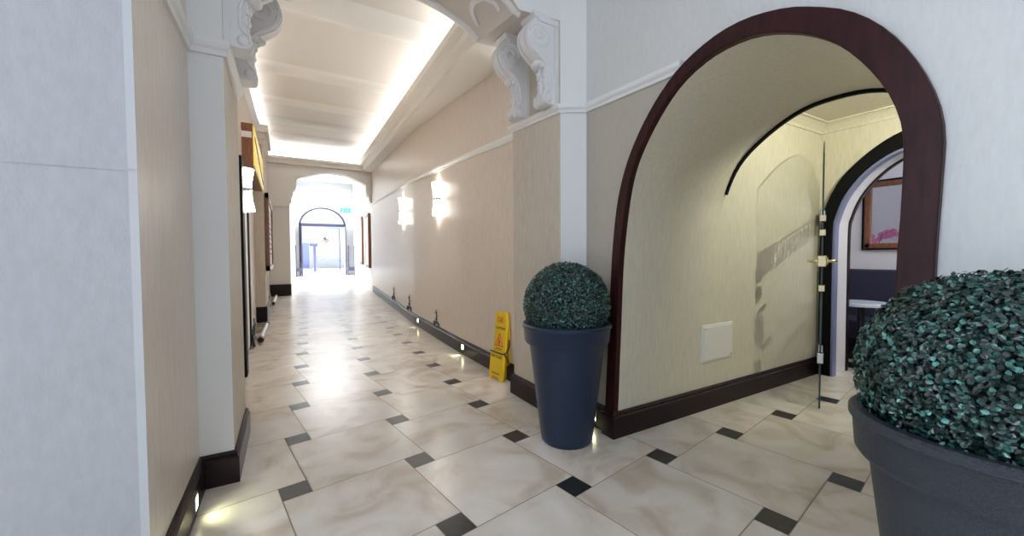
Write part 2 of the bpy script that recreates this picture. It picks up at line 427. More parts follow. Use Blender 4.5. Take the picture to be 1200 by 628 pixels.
# end wall with arched doorway
di = [(1.612, 0), (1.614, .7), (1.612, 1.30), (1.598, 1.424), (1.536, 1.604), (1.422, 1.769), (1.286, 1.883), (1.15, 1.942), (1.0, 1.962)]
do = [(1.70, 0), (1.70, .7), (1.698, 1.24), (1.678, 1.469), (1.572, 1.728), (1.43, 1.89), (1.288, 2.002), (1.152, 2.066), (1.0, 2.088)]
def sym(p, c=1.0): return p + [(2*c-y, z) for y, z in p[-2::-1]]
dic = resample(catmull(sym(di), 6), 80); doc = resample(catmull(sym(do), 6), 80)
w = MB(); w.prism([(2.24, -.01), (2.24, 2.37), (-1.1, 2.37), (-1.1, -.01), (2-dic[0][0], -.01)] + dic[::-1] + [(dic[0][0], -.01)], 'x', 4.25, 4.56, mi=0)
wo = w.build('wall_reception_doorway', [M['cream'], M['lilac']])
for p in wo.data.polygons:
    if abs(p.normal.x) < .5 and -1.0 < p.center.y < 1.75 and p.center.z < 2.2 and p.center.z > 0: p.material_index = 1
    elif p.center.x > 4.55: p.material_index = 1
struct(wo)
dmid = [(1.0+(y-1)*.988, z-.008*(z > .2)) for y, z in dic]
t = MB(); t.ring(doc, dmid, 'x', 4.205, 4.252); struct(t.build('trim_5', M['blackpaint'], bevel=.004))
dl = [(1.0+(y-1)*.962, z-.026*(z > .2)) for y, z in dic]
t = MB(); t.ring(dmid, dl, 'x', 4.215, 4.29); struct(t.build('trim_6', M['bluealu']))
dl2 = [(1.0+(y-1)*.985, z-.012*(z > .2)) for y, z in dic]
t = MB(); t.ring([(1.0+(y-1)*1.02, z+.012) for y, z in dic], dl2, 'x', 4.54, 4.58); struct(t.build('trim_7', M['base']))

# reception room
RX = 5.62
w = MB(); w.box(RX, RX+.1, -1.5, 2.3, -.01, 2.6); struct(w.build('wall_reception_east', M['lilac']))
w = MB(); w.box(4.5, RX+.1, 2.12, 2.24, -.01, 2.6); struct(w.build('wall_reception_north', M['lilac']))
w = MB(); w.box(4.5, RX+.1, -1.5, -1.4, -.01, 2.6); struct(w.build('wall_reception_south', M['lilac']))
w = MB(); w.box(4.5, RX+.1, -1.5, 2.24, 2.30, 2.38); struct(w.build('ceiling', M['white']))
crown('trim_8', [(RX, -1.4), (RX, 2.12), (4.56, 2.12)], 2.30, M['white'], .11)
w = MB(); w.box(4.562, RX-.001, 2.098, 2.12, 0, .14); struct(w.build('baseboard_reception', M['wood']))

# ------------------------------------------------------------------ baseboards
def baseboard(name, pts, h=.15, th_=.022, hf=None, m='base', side=1):
    """pts walked so that the room is to the left"""
    b = MB(); n = len(pts); P = [Vector(p) for p in pts]
    offs = []
    for k in range(n):
        d0 = (P[k]-P[k-1]).normalized() if k else (P[1]-P[0]).normalized()
        d1 = (P[k+1]-P[k]).normalized() if k < n-1 else d0
        n0 = Vector((-d0.y, d0.x)); n1 = Vector((-d1.y, d1.x)); mm = (n0+n1)
        mm = mm/max(.3, mm.dot(n0)) if mm.length > 1e-6 else n0
        offs.append(mm*side)
    prof = [(0, 0), (th_, 0), (th_, .80), (th_*.55, .86), (th_*.75, .92), (th_*.3, 1.0), (0, 1.0)]
    i = len(b.v); q = len(prof)
    for k in range(n):
        hh = hf(P[k]) if hf else h
        for (o, z) in prof: b.v.append((P[k].x+offs[k].x*o, P[k].y+offs[k].y*o, z*hh))
    for k in range(n-1):
        for j in range(q-1):
            b.f.append((i+k*q+j, i+k*q+j+1, i+(k+1)*q+j+1, i+(k+1)*q+j)); b.m.append(0)
    b.f.append(tuple(range(i, i+q))); b.m.append(0); e = i+(n-1)*q; b.f.append(tuple(range(e+q-1, e-1, -1))); b.m.append(0)
    return struct(b.build(name, M[m]))
baseboard('baseboard_left', [(-.375, 1.6), (-.375, 2.33), (-.24, 2.33), (-.24, 2.94), (-.40, 2.94)], .155, .022, side=-1)
baseboard('baseboard_right', [RW[5], RW[4], RW[3], RW[2], RW[1], (1.70, 2.70), (1.57, 2.70), (1.57, 2.085), (1.72, 1.995), (1.72, 1.80)], .16, .024, hf=lambda p: .155+.004*max(0, p.y-3), side=-1)
baseboard('baseboard_passage', [(1.69, 1.80), (1.69, 1.72), (4.25, 1.72)], .155, .022, side=-1)
baseboard('baseboard_arch', [(1.72, .39), (1.72, -1.4)], .155, .022, side=-1)
baseboard('baseboard_vestibule', [(4.25, .30), (4.25, -1.0), (2.75, -1.0), (2.75, .40)], .15, .02, side=-1)

# picture rails
def rail(name, pts, zf, m, side=1, size=.055, d=.03):
    b = MB(); P = [Vector(p) for p in pts]; n = len(P); offs = []
    for k in range(n):
        d0 = (P[k]-P[k-1]).normalized() if k else (P[1]-P[0]).normalized()
        d1 = (P[k+1]-P[k]).normalized() if k < n-1 else d0
        n0 = Vector((-d0.y, d0.x)); n1 = Vector((-d1.y, d1.x)); mm = n0+n1
        mm = mm/max(.3, mm.dot(n0)); offs.append(mm*side)
    prof = [(-.001, 0), (d*.45, 0), (d*.5, .3), (d*.85, .45), (d, .62), (d, .95), (d*.8, 1.0), (-.001, 1.0)]; q = len(prof)
    for k in range(n):
        for (o, z) in prof: b.v.append((P[k].x+offs[k].x*o, P[k].y+offs[k].y*o, zf(P[k].y)+z*size))
    for k in range(n-1):
        for j in range(q):
            jj = (j+1) % q; b.f.append((k*q+j, k*q+jj, (k+1)*q+jj, (k+1)*q+j)); b.m.append(0)
    b.f.append(tuple(range(q))); b.m.append(0); b.f.append(tuple(range(n*q-1, (n-1)*q-1, -1))); b.m.append(0)
    return struct(b.build(name, m))
rail('trim_9', RW[:0:-1] + [(1.70, 2.70), (1.57, 2.70), (1.57, 2.085), (1.72, 1.995), (1.72, 1.28)], lambda y: rail_z(y) if y > 2.05 else 2.03+.04*(y-2.0), M['white'], side=-1)
rail('trim_10', [(-.375, 1.565), (-.375, 2.33), (-.24, 2.33), (-.24, 2.94), (-.40, 2.94), (-.41, 3.2), (-.42, 4.1)], lambda y: 2.052+.02*(y-2.33), M['white'], side=-1, size=.075)

# ------------------------------------------------------------------ cross arch
def soff(x, y):   # underside of the arch
    u = (x-.665)/.62
    base = 2.63 + .14*(y-2.15)
    return base + (.0 if abs(u) > 1 else .24*(1-u*u)**.8)
xs = [-.40, -.24, .04] + [.045+1.24*k/40 for k in range(41)] + [1.29, 1.57, 1.74]
def yn(x): return lerp(2.33, 2.085, (x+.24)/1.81)
def yf(x): return lerp(2.98, 2.70, (x+.24)/1.81)
w = MB()
for k in range(len(xs)-1):
    x0, x1 = xs[k], xs[k+1]
    z00, z01, z10, z11 = soff(x0, yn(x0)), soff(x0, yf(x0)), soff(x1, yn(x1)), soff(x1, yf(x1))
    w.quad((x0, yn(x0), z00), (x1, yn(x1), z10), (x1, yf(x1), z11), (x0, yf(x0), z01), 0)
    w.quad((x0, yn(x0), z00), (x0, yn(x0), 3.5), (x1, yn(x1), 3.5), (x1, yn(x1), z10), 1)
    w.quad((x0, yf(x0), z01), (x1, yf(x1), z11), (x1, yf(x1), 3.5), (x0, yf(x0), 3.5), 1)
    w.quad((x0, yn(x0), 3.5), (x0, yf(x0), 3.5), (x1, yf(x1), 3.5), (x1, yn(x1), 3.5), 1)
struct(w.build('wall_cross_arch', [M['soffit'], M['white']]))
# moulding strips on the soffit: a border near each edge, with hooked ends
def soff_strip(name, path, width=.035, drop=.018):
    b = MB(); P = [Vector((x, y, 0)) for x, y in path]
    for k in range(len(P)):
        d = (P[min(k+1, len(P)-1)]-P[max(k-1, 0)]).normalized(); n = Vector((-d.y, d.x, 0))
        for o, dz in ((-.5, .01), (-.5, -drop*.5), (-.2, -drop), (.2, -drop), (.5, -drop*.5), (.5, .01)):
            q = P[k]+n*o*width; b.v.append((q.x, q.y, soff(q.x, q.y)+dz))
    for k in range(len(P)-1):
        for j in range(5): b.f.append((k*6+j, k*6+j+1, (k+1)*6+j+1, (k+1)*6+j)); b.m.append(0)
    for e in (0, len(P)-1): b.f.append(tuple(e*6+j for j in range(6))); b.m.append(0)
    return struct(b.build(name, M['plaster'], smooth=True))
soff_strip('trim_11', [(x, yf(x)-.03) for x in [.05+1.22*k/30 for k in range(31)]], .07, .03)
soff_strip('trim_12', [(x, yn(x)+.05) for x in [.05+1.26*k/30 for k in range(31)]], .05, .025)
hk = [(1.23, yn(1.2)+.16), (1.19, yn(1.2)+.15), (1.14, yn(1.15)+.19), (1.12, yn(1.12)+.28), (1.14, yn(1.1)+.37), (1.18, yn(1.1)+.42), (1.22, yn(1.2)+.46)]
soff_strip('trim_13', catmull(hk, 5), .034, .02)
soff_strip('trim_14', [(1.33-x, y+.13) for x, y in catmull(hk, 5)], .034, .02)

# scrolled corbels
def make_corbel(name, x0, yc, z0, sgn, label, h=.55, wdt=.125):
    """scroll bracket on a pier face x=x0, projecting sgn along x"""
    k = h/.55
    e = empty(name, (x0, yc, z0), label, 'corbel', 'scrolled plaster corbels under the cross arch')
    prof = [(0, 0), (.085, 0), (.108, .02), (.106, .05), (.085, .068), (.070, .10), (.068, .15), (.074, .195), (.092, .235), (.122, .268), (.16, .295), (.20, .325), (.226, .365), (.236, .41), (.228, .455), (.206, .49), (.18, .51), (.172, .52), (0, .52)]
    pc_ = catmull(prof[:-1], 4) + [prof[-1]]
    b = MB()
    for (ya, yb, s) in ((-.5, -.30, 1.0), (-.30, -.20, .955), (-.20, .20, 1.02), (.20, .30, .955), (.30, .5, 1.0)):
        b.prism([(sgn*d*s*k, z*k) for d, z in pc_], 'y', ya*wdt, yb*wdt)
    sb = b.build('scroll_body', M['plaster'], e)
    b = MB()
    for sd in (-1, 1):
        sp = []
        for q in range(34):
            a = q/33*PI*3.6; r = .085*(1-q/36)
            sp.append((sgn*(.142+r*math.cos(a+.2))*k, sd*wdt*.5, (.41+r*math.sin(a+.2))*k))
        b.tube(sp, [.011*k]*len(sp), 6)
        ln = [(sgn*d*k*.93, sd*wdt*.5, (z*.96+.012)*k) for d, z in pc_[8:52]]
        b.tube(ln, .008*k, 6)
        b.ball((sgn*.075*k, sd*wdt*.5, .035*k), .026*k, 10, sy=.5)
    b.build('volute', M['plaster'], sb, smooth=True)
    b = MB()   # acanthus leaf down the front of the stem
    for q in range(7):
        z = .05+.028*q; d = .078+.014*(q/6)**2+.006*(q % 2)
        for s in (-1, 0, 1):
            b.ball((sgn*(d-.012*abs(s))*k, s*wdt*.27, (z+.01*(1-abs(s)))*k), .021*k, 8, sy=.9, sz=1.15)
    b.ball((sgn*.125*k, 0, .258*k), .033*k, 10, sy=1.6, sz=.8)
    b.ball((sgn*.105*k, -.035, .25*k), .024*k, 8); b.ball((sgn*.105*k, .035, .25*k), .024*k, 8)
    b.build('acanthus_leaf', M['plaster'], e, smooth=True)
    b = MB()
    b.prism([(sgn*d*k, z*k) for d, z in [(0, .50), (.15, .50), (.16, .515), (.185, .525), (.20, .54), (.20, .555), (0, .555)]], 'y', -wdt*.62, wdt*.62)
    b.build('cap', M['plaster'], e, bevel=.003)
    b = MB(); b.prism([(0, -.005), (sgn*.03*k, -.005), (sgn*.03*k, .52*k), (0, .52*k)], 'y', -wdt*.58, wdt*.58); b.build('backplate', M['plaster'], e)
    return e
make_corbel('corbel', 1.57, 2.175, 2.088, -1, 'near white scrolled plaster corbel on the right pier, closest to the arched doorway', .55)
make_corbel('corbel', 1.57, 2.53, 2.112, -1, 'far white scrolled plaster corbel on the right pier, above the yellow sign', .56)
make_corbel('corbel', -.24, 2.42, 2.128, 1, 'large near scrolled plaster corbel on the left pier', .57)
make_corbel('corbel', -.24, 2.82, 2.128, 1, 'rear scrolled plaster corbel on the left pier, mostly behind the near one', .57)

# ------------------------------------------------------------------ corridor ceiling and cornice
def section(y): return poly_at(RW, y)
def cornx(y): return lerp(1.70, 2.52, (y-2.75)/10.1)
ys = [2.75+k*.05 for k in range(203)]
ribs = [3.75, 5.75, 7.5, 9.3, 11.1]
def rib(y):
    d = min(abs(y-r) for r in ribs)
    return -.06/(1+math.exp((d-.24)/.04))
w = MB()
for a, c in zip(ys, ys[1:]):
    za, zc = ceil_z(a)+rib(a), ceil_z(c)+rib(c)
    w.quad((-.6, a, za), (-.6, c, zc), (section(c)+.1, c, zc), (section(a)+.1, a, za), 1 if min(abs((a+c)/2-r) for r in ribs) < .27 else 0)  # painted light and shade: lit tone on ribs, shaded tone between
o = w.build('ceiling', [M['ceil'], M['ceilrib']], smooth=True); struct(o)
b = MB()
for a, c in zip(ys[::12], ys[12::12] + [12.80]):
    pts = []
    for y in (a, c):
        t_ = (y-2.75)/10.1; xw = cornx(y); zl = lerp(2.75, 3.72, t_); zt = lerp(2.95, 4.06, t_)
        xo = section(y)+.12; pr = [(xo, zl), (xw-.40, zl), (xw-.405, zl+.03), (xw-.44, zl+.06), (xw-.45, zl+.11), (xw-.50, zl+.15), (xw-.51, zt), (xw-.47, zt), (xw-.46, zl+.17), (xo, zl+.17)]
        pts.append([(x, y, z) for x, z in pr])
    n = len(pts[0]); i = len(b.v); b.v += pts[0]+pts[1]
    for k in range(n): q = (k+1) % n; b.f.append((i+k, i+q, i+n+q, i+n+k)); b.m.append(0)
b.build('trim_15', M['cornice']); struct(bpy.data.objects['trim_15'])
b = MB()
for a, c in zip(ys[::12], ys[12::12] + [12.80]):
    i = len(b.v)
    for y in (a, c):
        t_ = (y-2.75)/10.1; xw = cornx(y); z = lerp(2.75, 3.72, t_)+.19
        b.v += [(xw-.24, y, z), (xw-.18, y, z), (xw-.18, y, z+.02), (xw-.24, y, z+.02)]
    for k in range(4): q = (k+1) % 4; b.f.append((i+k, i+q, i+4+q, i+4+k)); b.m.append(0)
tag(b.build('light_strip', M['cove']), 'long light strip hidden on top of the right hand corridor cornice', 'light strip')
# small ledge with a strip along the left wall
b = MB(); g = MB()
for a, c in zip(ys[::12], ys[12::12] + [12.80]):
    i = len(b.v); j = len(g.v)
    for y in (a, c):
        xw = poly_at(LW, y)-.01; z = ceil_z(y)-.24
        b.v += [(xw, y, z-.06), (xw+.07, y, z), (xw+.07, y, z+.06), (xw+.05, y, z+.06), (xw+.05, y, z+.02), (xw, y, z+.02)]
        g.v += [(xw+.012, y, z+.03), (xw+.04, y, z+.03), (xw+.04, y, z+.045), (xw+.012, y, z+.045)]
    for k in range(6): q = (k+1) % 6; b.f.append((i+k, i+q, i+6+q, i+6+k)); b.m.append(0)
    for k in range(4): q = (k+1) % 4; g.f.append((j+k, j+q, j+4+q, j+4+k)); g.m.append(0)
struct(b.build('trim_16', M['white']))
tag(g.build('light_strip', M['cove']), 'long light strip on the ledge above the left corridor wall', 'light strip')

# ------------------------------------------------------------------ far arch and far hall
op = [(.10, -.01), (.11, 2.62), (.17, 2.66), (.17, 2.78), (.21, 2.86), (.21, 2.96), (.27, 3.02), (.29, 3.14), (.29, 3.28), (.36, 3.36)]
arc = catmull([(.36, 3.36), (.68, 3.49), (1.0, 3.57), (1.28, 3.59), (1.55, 3.565), (1.84, 3.48), (2.15, 3.34)], 5)
opr = [(2.19, 3.30), (2.19, 3.14), (2.22, 3.02), (2.27, 2.96), (2.28, 2.84), (2.36, 2.74), (2.39, 2.62), (2.40, -.01)]
w = MB(); w.prism([(2.7, -.01), (2.7, 4.7), (-.7, 4.7), (-.7, -.01)] + op + arc[1:] + opr, 'y', 12.85, 13.2); struct(w.build('wall_far_arch', M['farwall']))
t = MB(); au = [(x, z+.09) for x, z in arc]; t.ring(au, [(x, z-.012) for x, z in arc], 'y', 12.82, 12.86); struct(t.build('trim_17', M['white']))
t = MB(); t.box(-.42, 2.06, 12.70, 12.86, 3.84, 3.92); t.box(-.42, 2.06, 12.75, 12.86, 3.72, 3.84); struct(t.build('trim_18', M['cornice']))
b = MB(); b.box(-.36, 2.0, 12.74, 12.78, 3.925, 3.94); tag(b.build('light_strip', M['cove']), 'short light strip on the cornice over the far arch', 'light strip')
t = MB(); t.box(-.42, .12, 12.80, 12.86, 2.52, 2.60); struct(t.build('trim_19', M['farwall']))
b = MB(); b.box(-.41, .115, 12.80, 12.86, 0, .33); struct(b.build('baseboard_far', M['base']))
w = MB(); w.prism([(.09, 13.2), (.48, 26), (.2, 26), (-.2, 13.2)], 'z', -.02, 5.6); struct(w.build('wall_left_far', M['white']))
w = MB(); w.prism([(2.42, 13.2), (3.62, 26), (3.9, 26), (2.7, 13.2)], 'z', -.02, 5.6); struct(w.build('wall_right_far', M['white']))
w = MB(); w.prism([(-.2, 13.2), (2.7, 13.2), (3.9, 26), (.2, 26)], 'z', lambda p: 4.45+.085*(p[1]-13.2), lambda p: 4.6+.085*(p[1]-13.2)); struct(w.build('ceiling', M['white']))
p_ = MB(); p_.prism([(.5, 15), (2.2, 15), (2.7, 22), (.8, 22)], 'z', lambda p: 4.44+.085*(p[1]-13.2)-.03, lambda p: 4.44+.085*(p[1]-13.2))
tag(p_.build('ceiling_light', M['farlamp']), 'bright rectangular light panel in the ceiling beyond the far arch', 'light')
# end wall with street gate
hw, cx_, sp_ = 1.27, 1.94, 2.95
ga = [(cx_-hw*math.cos(PI*k/28), sp_+1.08*math.sin(PI*k/28)) for k in range(29)]
w = MB(); w.prism([(4.2, -.02), (4.2, 5.8), (-.2, 5.8), (-.2, -.02), (cx_-hw, -.02)] + ga + [(cx_+hw, -.02)], 'y', 26.0, 26.4); struct(w.build('wall_end', M['white']))
t = MB(); t.box(.45, 3.65, 25.85, 26.0, 4.95, 5.10); t.box(.45, 3.65, 25.92, 26.0, 4.85, 4.95); struct(t.build('trim_20', M['white']))
d = MB(); full = [(cx_-hw, 0)] + ga + [(cx_+hw, 0)]
fi = [(cx_+(x-cx_)*.93, z-.07*(z > .1)) for x, z in full]
d.ring(full, fi, 'y', 25.98, 26.1); d.box(cx_-hw+.02, cx_+hw-.02, 25.98, 26.1, 2.9, 3.08)
d.box(cx_-hw+.05, cx_-hw+.30, 26.0, 26.06, 0, 2.9) if False else None
gate = d.build('door_2', M['violetframe']); struct(gate)
gl = MB(); gl.prism([(cx_+(x-cx_)*.93, z-.07) for x, z in ga], 'y', 26.03, 26.04); gl.build('fanlight_glass', M['glass'], gate)
lf = MB(); lf.box(cx_-hw+.09, cx_-hw+.14, 25.2, 26.0, .05, 2.9); lf.build('open_leaf', M['violetframe'], gate)
lf = MB(); lf.box(cx_+hw-.14, cx_+hw-.09, 25.2, 26.0, .05, 2.9); lf.build('open_leaf', M['violetframe'], gate)

# exit sign
ex_ = empty('exit_sign', (3.2, 25.97, 3.93), 'small green exit sign on the end wall, right of the street gate', 'sign')
b = MB(); b.box(-.28, .28, -.05, .02, -.12, .12); b.build('light_box', M['green'], ex_)
b = MB(); b.ball((-.15, -.052, .06), .03, 8, sy=.2); b.prism([(-.19, -.09), (-.16, -.09), (-.15, -.02), (-.11, -.09), (-.08, -.09), (-.12, .03), (-.17, .03)], 'y', -.055, -.049)
b.prism([(.0, -.02), (.12, -.02), (.12, -.06), (.2, .0), (.12, .06), (.12, .02), (.0, .02)], 'y', -.055, -.049); b.build('pictogram', M['paper'], ex_)

# glass screens either side of the gate
for (x, y, rz, lb) in ((.62, 24.6, .15, 'thin framed glass screen left of the street gate'), (3.32, 24.6, -.1, 'thin framed glass screen right of the street gate')):
    e = empty('glass_screen', (x, y, 0), lb, 'screen', 'glass screens by the street gate', rz)
    for s in (-.16, .16):
        b = MB(); b.box(s-.03, s+.03, -.03, .03, 0, 1.75); b.build('post', M['violetframe'], e)
    b = MB(); b.box(-.13, .13, -.006, .006, .12, 1.65); b.build('pane', M['glass'], e)
    b = MB(); b.box(-.13, .13, -.025, .025, .3, .5); b.build('rail', M['violetframe'], e)

# outside the gate
w = MB(); w.box(-12, 18, 26.4, 60, -.25, -.02); struct(w.build('floor_street', M['pavement']))
fa = empty('building', (2, 44, 0), 'pale sunlit building across the street, seen through the far gate', 'building')
b = MB(); b.box(-12, 12, 0, 2, -.02, 9); b.build('facade', M['render'], fa)
for xx in (-5.2, -2.7, 1.6, 4.2):
    b = MB(); b.box(xx, xx+1.1, -.03, .02, 2.6, 4.6); b.build('window', M['tabletop'], fa)
b = MB(); b.box(-1.3, 0, -.02, .02, -.02, 2.5); b.build('doorway', M['bluealu'], fa)
e = empty('street_bollard', (1.86, 33, 0), 'dark T-shaped post standing in the street beyond the gate', 'post')
b = MB(); b.tube([(0, 0, -.02), (0, 0, 1.9)], [.10, .12], 12); b.build('post', M['violetframe'], e)
b = MB(); b.box(-.34, .22, -.1, .1, 1.9, 2.12); b.build('head', M['violetframe'], e, bevel=.03)
e = empty('street_barrier', (3.2, 33.5, 0), 'low blue grey barrier bar in the street beyond the gate', 'barrier')
b = MB(); b.box(-1.3, 2.2, -.04, .04, .95, 1.07); b.build('bar', M['bluealu'], e)
for s in (-1.2, .5, 2.1):
    b = MB(); b.box(s-.04, s+.04, -.04, .04, -.02, .95); b.build('post', M['bluealu'], e)
e = empty('hanging_basket', (2.55, 31.5, 2.3), 'small hanging basket of foliage seen through the far gate', 'basket')
b = MB(); b.lathe([(.02, -.2), (.2, -.1), (.26, .03), (.0, .03)], 14); b.build('basket', M['lightwood'], e)
b = MB()
for q in range(30):
    a = random.random()*2*PI; r = random.random()*.34; b.ball((r*math.cos(a), r*math.sin(a), .08+random.random()*.16), .06, 6)
b.build('foliage', M['leaf'], e)
b = MB(); b.tube([(0, 0, 0), (0, 0, .9)], .012, 6); b.tube([(0, 0, .9), (.9, 0, .9)], .02, 6); b.tube([(.9, 0, .9), (.9, 0, -2.3)], .03, 8); b.build('bracket', M['iron'], e)

# ------------------------------------------------------------------ topiaries
def make_foliage(n=21000, r=.252):
    v = []; f = []; rr = []
    rng = random.Random(3)
    for k in range(n):
        z = 1-2*(k+.5)/n; ph = k*2.399963+rng.uniform(-.03, .03); s = math.sqrt(max(0, 1-z*z))
        nrm = Vector((s*math.cos(ph), s*math.sin(ph), z+rng.uniform(-.02, .02))).normalized()
        if nrm.z < -.72: continue
        lump = 1+.03*pnoise(nrm*7)
        rad = r*lump*rng.uniform(.885, 1.02)
        t = nrm.cross(Vector((0, 0, 1)));
        if t.length < .01: t = Vector((1, 0, 0))
        t.normalize(); u = nrm.cross(t)
        a = rng.random()*2*PI; d = (t*math.cos(a)+u*math.sin(a)); tilt = rng.uniform(-.15, 1.0)
        d = (d*math.cos(tilt)+nrm*math.sin(tilt)).normalized(); sd = d.cross(nrm)
        if sd.length < .05: sd = t
        sd.normalize(); up = sd.cross(d).normalized()
        ln = rng.uniform(.0095, .0145); wd = ln*rng.uniform(.34, .44)
        c = nrm*rad; i = len(v)
        for (l, w_, h) in ((-.5, 0, 0), (-.15, -1, .12), (.25, -.8, .10), (.5, 0, -.06), (.25, .8, .10), (-.15, 1, .12)):
            p = c+d*ln*l+sd*wd*w_+up*ln*h*.9; v.append(tuple(p))
        f += [(i, i+1, i+2, i+3), (i, i+3, i+4, i+5)]
        q = rng.random()**1.6; rr += [q, q]
    me = bpy.data.meshes.new('foliage'); me.from_pydata(v, [], f); me.materials.append(M['leaf'])
    at = me.attributes.new('leaf_random', 'FLOAT', 'FACE'); at.data.foreach_set('value', rr)
    return me
folme = make_foliage()
def make_topiary(loc, label, pm):
    e = empty('potted_topiary', loc, label, 'potted plant', 'topiary balls in tall tapered pots')
    b = MB(); b.lathe([(0, 0), (.142, 0), (.152, .012), (.156, .04), (.222, .585), (.226, .60)], 64); pt = b.build('pot', pm, e, smooth=True)
    b = MB(); b.lathe([(.222, .585), (.243, .590), (.250, .602), (.255, .675), (.263, .683), (.263, .698), (.256, .705), (.236, .705), (.228, .695), (.225, .62)], 64); b.build('rim', pm, pt, smooth=True)
    b = MB(); b.lathe([(.226, .655), (.12, .665), (0, .67)], 48); b.build('soil', M['soil'], e)
    fo = bpy.data.objects.new('foliage', folme); C.objects.link(fo); fo.parent = e; fo.location = (0, 0, .806)
    b = MB(); b.ball((0, 0, 0), .222, 32); b.build('foliage_core', M['core'], fo, smooth=True)
    return e
tp = make_topiary((1.44, 1.855, 0), 'far clipped topiary ball in a tall dark blue pot between the pier and the arch', M['pot'])
tq = make_topiary((1.40, .21, 0), 'large near clipped topiary ball in a dark grey pot at the right edge', M['potgrey']); tq.rotation_euler = (0, 0, 1.1)

# ------------------------------------------------------------------ wet floor sign (stands folded against the wall, face to the corridor)
sg = empty('wet_floor_sign', (1.615, 3.07, 0), 'yellow plastic wet floor warning sign leaning by the right wall', 'sign', rz=.10)
# local: face looks to -x, width along y
def tilt(z): return .055*z/.6
b = MB(); W = .095
fp = [(-W, .235), (W, .235), (W*.93, .575), (W*.8, .60), (-W*.8, .60), (-W*.93, .575)]
b.prism(fp, 'x', lambda p: tilt(p[1])-.012, lambda p: tilt(p[1])+.010); upn = b.build('upper_panel', M['yellow'], sg, bevel=.004)
b = MB(); lp = [(-W*1.12, 0), (-W*.6, 0), (-W*.5, .03), (W*.5, .03), (W*.6, 0), (W*1.12, 0), (W*1.05, .225), (W*.95, .24), (-W*.95, .24), (-W*1.05, .225)]
b.prism(lp, 'x', lambda p: tilt(p[1])-.032, lambda p: tilt(p[1])-.004); lpn = b.build('lower_panel', M['yellow'], sg, bevel=.004)
b = MB(); b.prism([(-W*1.05, 0), (W*1.05, 0), (W*.93, .57), (-W*.93, .57)], 'x', lambda p: .075-.01*p[1], lambda p: .060-.01*p[1]); b.build('rear_panel', M['yellow'], sg, bevel=.003)
b = MB(); b.tube([(-.012, -W*1.05, .245), (.015, -W*1.08, .25), (.04, -W*1.09, .27), (.058, -W*1.05, .31), (.06, -W*1.0, .36)], .006, 8)
b.tube([(-.012, -W*1.04, .243), (-.016, 0, .245), (-.012, W*1.02, .245)], .006, 8); b.tube([(.0, -W*1.06, .245), (.03, -W*1.12, .20), (.055, -W*1.08, .12)], .006, 8)
b.build('strap', M['blackprint'], sg)
def xf(z, o): return tilt(z)-o
b = MB()
def tri(c, r, t_, mi=0):
    po = [(c[0]+r*math.cos(PI/2+2*PI*k/3)*.95, c[1]+r*math.sin(PI/2+2*PI*k/3)) for k in range(3)]
    pi_ = [(c[0]+(r-t_)*math.cos(PI/2+2*PI*k/3)*.95, c[1]+(r-t_)*math.sin(PI/2+2*PI*k/3)) for k in range(3)]
    b.ring(po, pi_, 'x', lambda p: xf(p[1], .0135), lambda p: xf(p[1], .011), closed=True)
tri((0, .335), .080, .017)
b.ball((xf(.37, .0125), .004, .365), .010, 8, sx=.15)
b.prism([(-.015, .305), (-.005, .305), (.004, .328), (.016, .305), (.028, .308), (.012, .34), (.02, .352), (.006, .358), (-.012, .34)], 'x', lambda p: xf(p[1], .0135), lambda p: xf(p[1], .011))
b.build('warning_triangle', M['red'], upn)
b = MB()
for (y0, y1, z0, z1) in ((-.042, .042, .545, .55), (-.042, .042, .505, .51), (-.042, -.036, .505, .55), (.036, .042, .505, .55), (-.02, .0, .515, .54), (.008, .02, .515, .53)):
    b.prism([(y0, z0), (y1, z0), (y1, z1), (y0, z1)], 'x', lambda p: xf(p[1], .0135), lambda p: xf(p[1], .011))
b.build('printed_emblem', M['red'], upn)
rot = (PI/2, 0, -PI/2)
text_mesh('caution_text', 'CAUTION', .033, M['blackprint'], upn, (xf(.455, .0135), 0, .455), rot)
text_mesh('wet_floor_text', 'WET FLOOR', .028, M['blackprint'], lpn, (xf(.21, .0335), 0, .205), rot)
text_mesh('lower_caution_text', 'CAUTION', .026, M['blackprint'], lpn, (xf(.06, .0335), 0, .06), rot)
text_mesh('small_print', 'WET FLOOR', .016, M['blackprint'], upn, (xf(.272, .0135), 0, .272), rot)

# ------------------------------------------------------------------ wall lamps
def make_sconce(loc, nx, label, h=.46, rad=.075, rz=0):
    """nx = direction away from the wall along x"""
    e = empty('wall_lamp', loc, label, 'wall lamp', 'glowing up-and-down wall lamps', rz)
    h0 = PI/2 if nx < 0 else -PI/2
    for s, nm in ((1, 'upper_shade'), (-1, 'lower_shade')):
        b = MB(); b.lathe([(rad*.72, s*.018), (rad*.78, s*h*.2), (rad, s*h*.48), (rad*.9, s*h*.485), (0, s*h*.47)], 16, half=(h0, h0+PI)); b.build(nm, M['glow'], e, smooth=True)
    b = MB(); b.lathe([(0, -.018), (rad*.80, -.018), (rad*.82, 0), (rad*.80, .018), (0, .018)], 16, half=(h0, h0+PI)); b.build('band', M['chrome'], e)
    if nx > 0:
        b = MB(); b.box(-.09, -.012, -.035, .035, -.06, .06); b.build('bracket', M['brass'], e, bevel=.004)
    b = MB(); b.box(-.012 if nx > 0 else 0, 0 if nx > 0 else .012, -.05, .05, -h*.45, h*.45); b.build('backplate', M['brass'], e)
    return e
xr = poly_at(RW, 4.93)
make_sconce((xr-.012, 4.95, 1.845), -1, 'near bright up-and-down wall lamp on the right corridor wall', .44)
make_sconce((poly_at(RW, 7.25)-.012, 7.25, 1.93), -1, 'second smaller-looking wall lamp farther down the right corridor wall', .48)
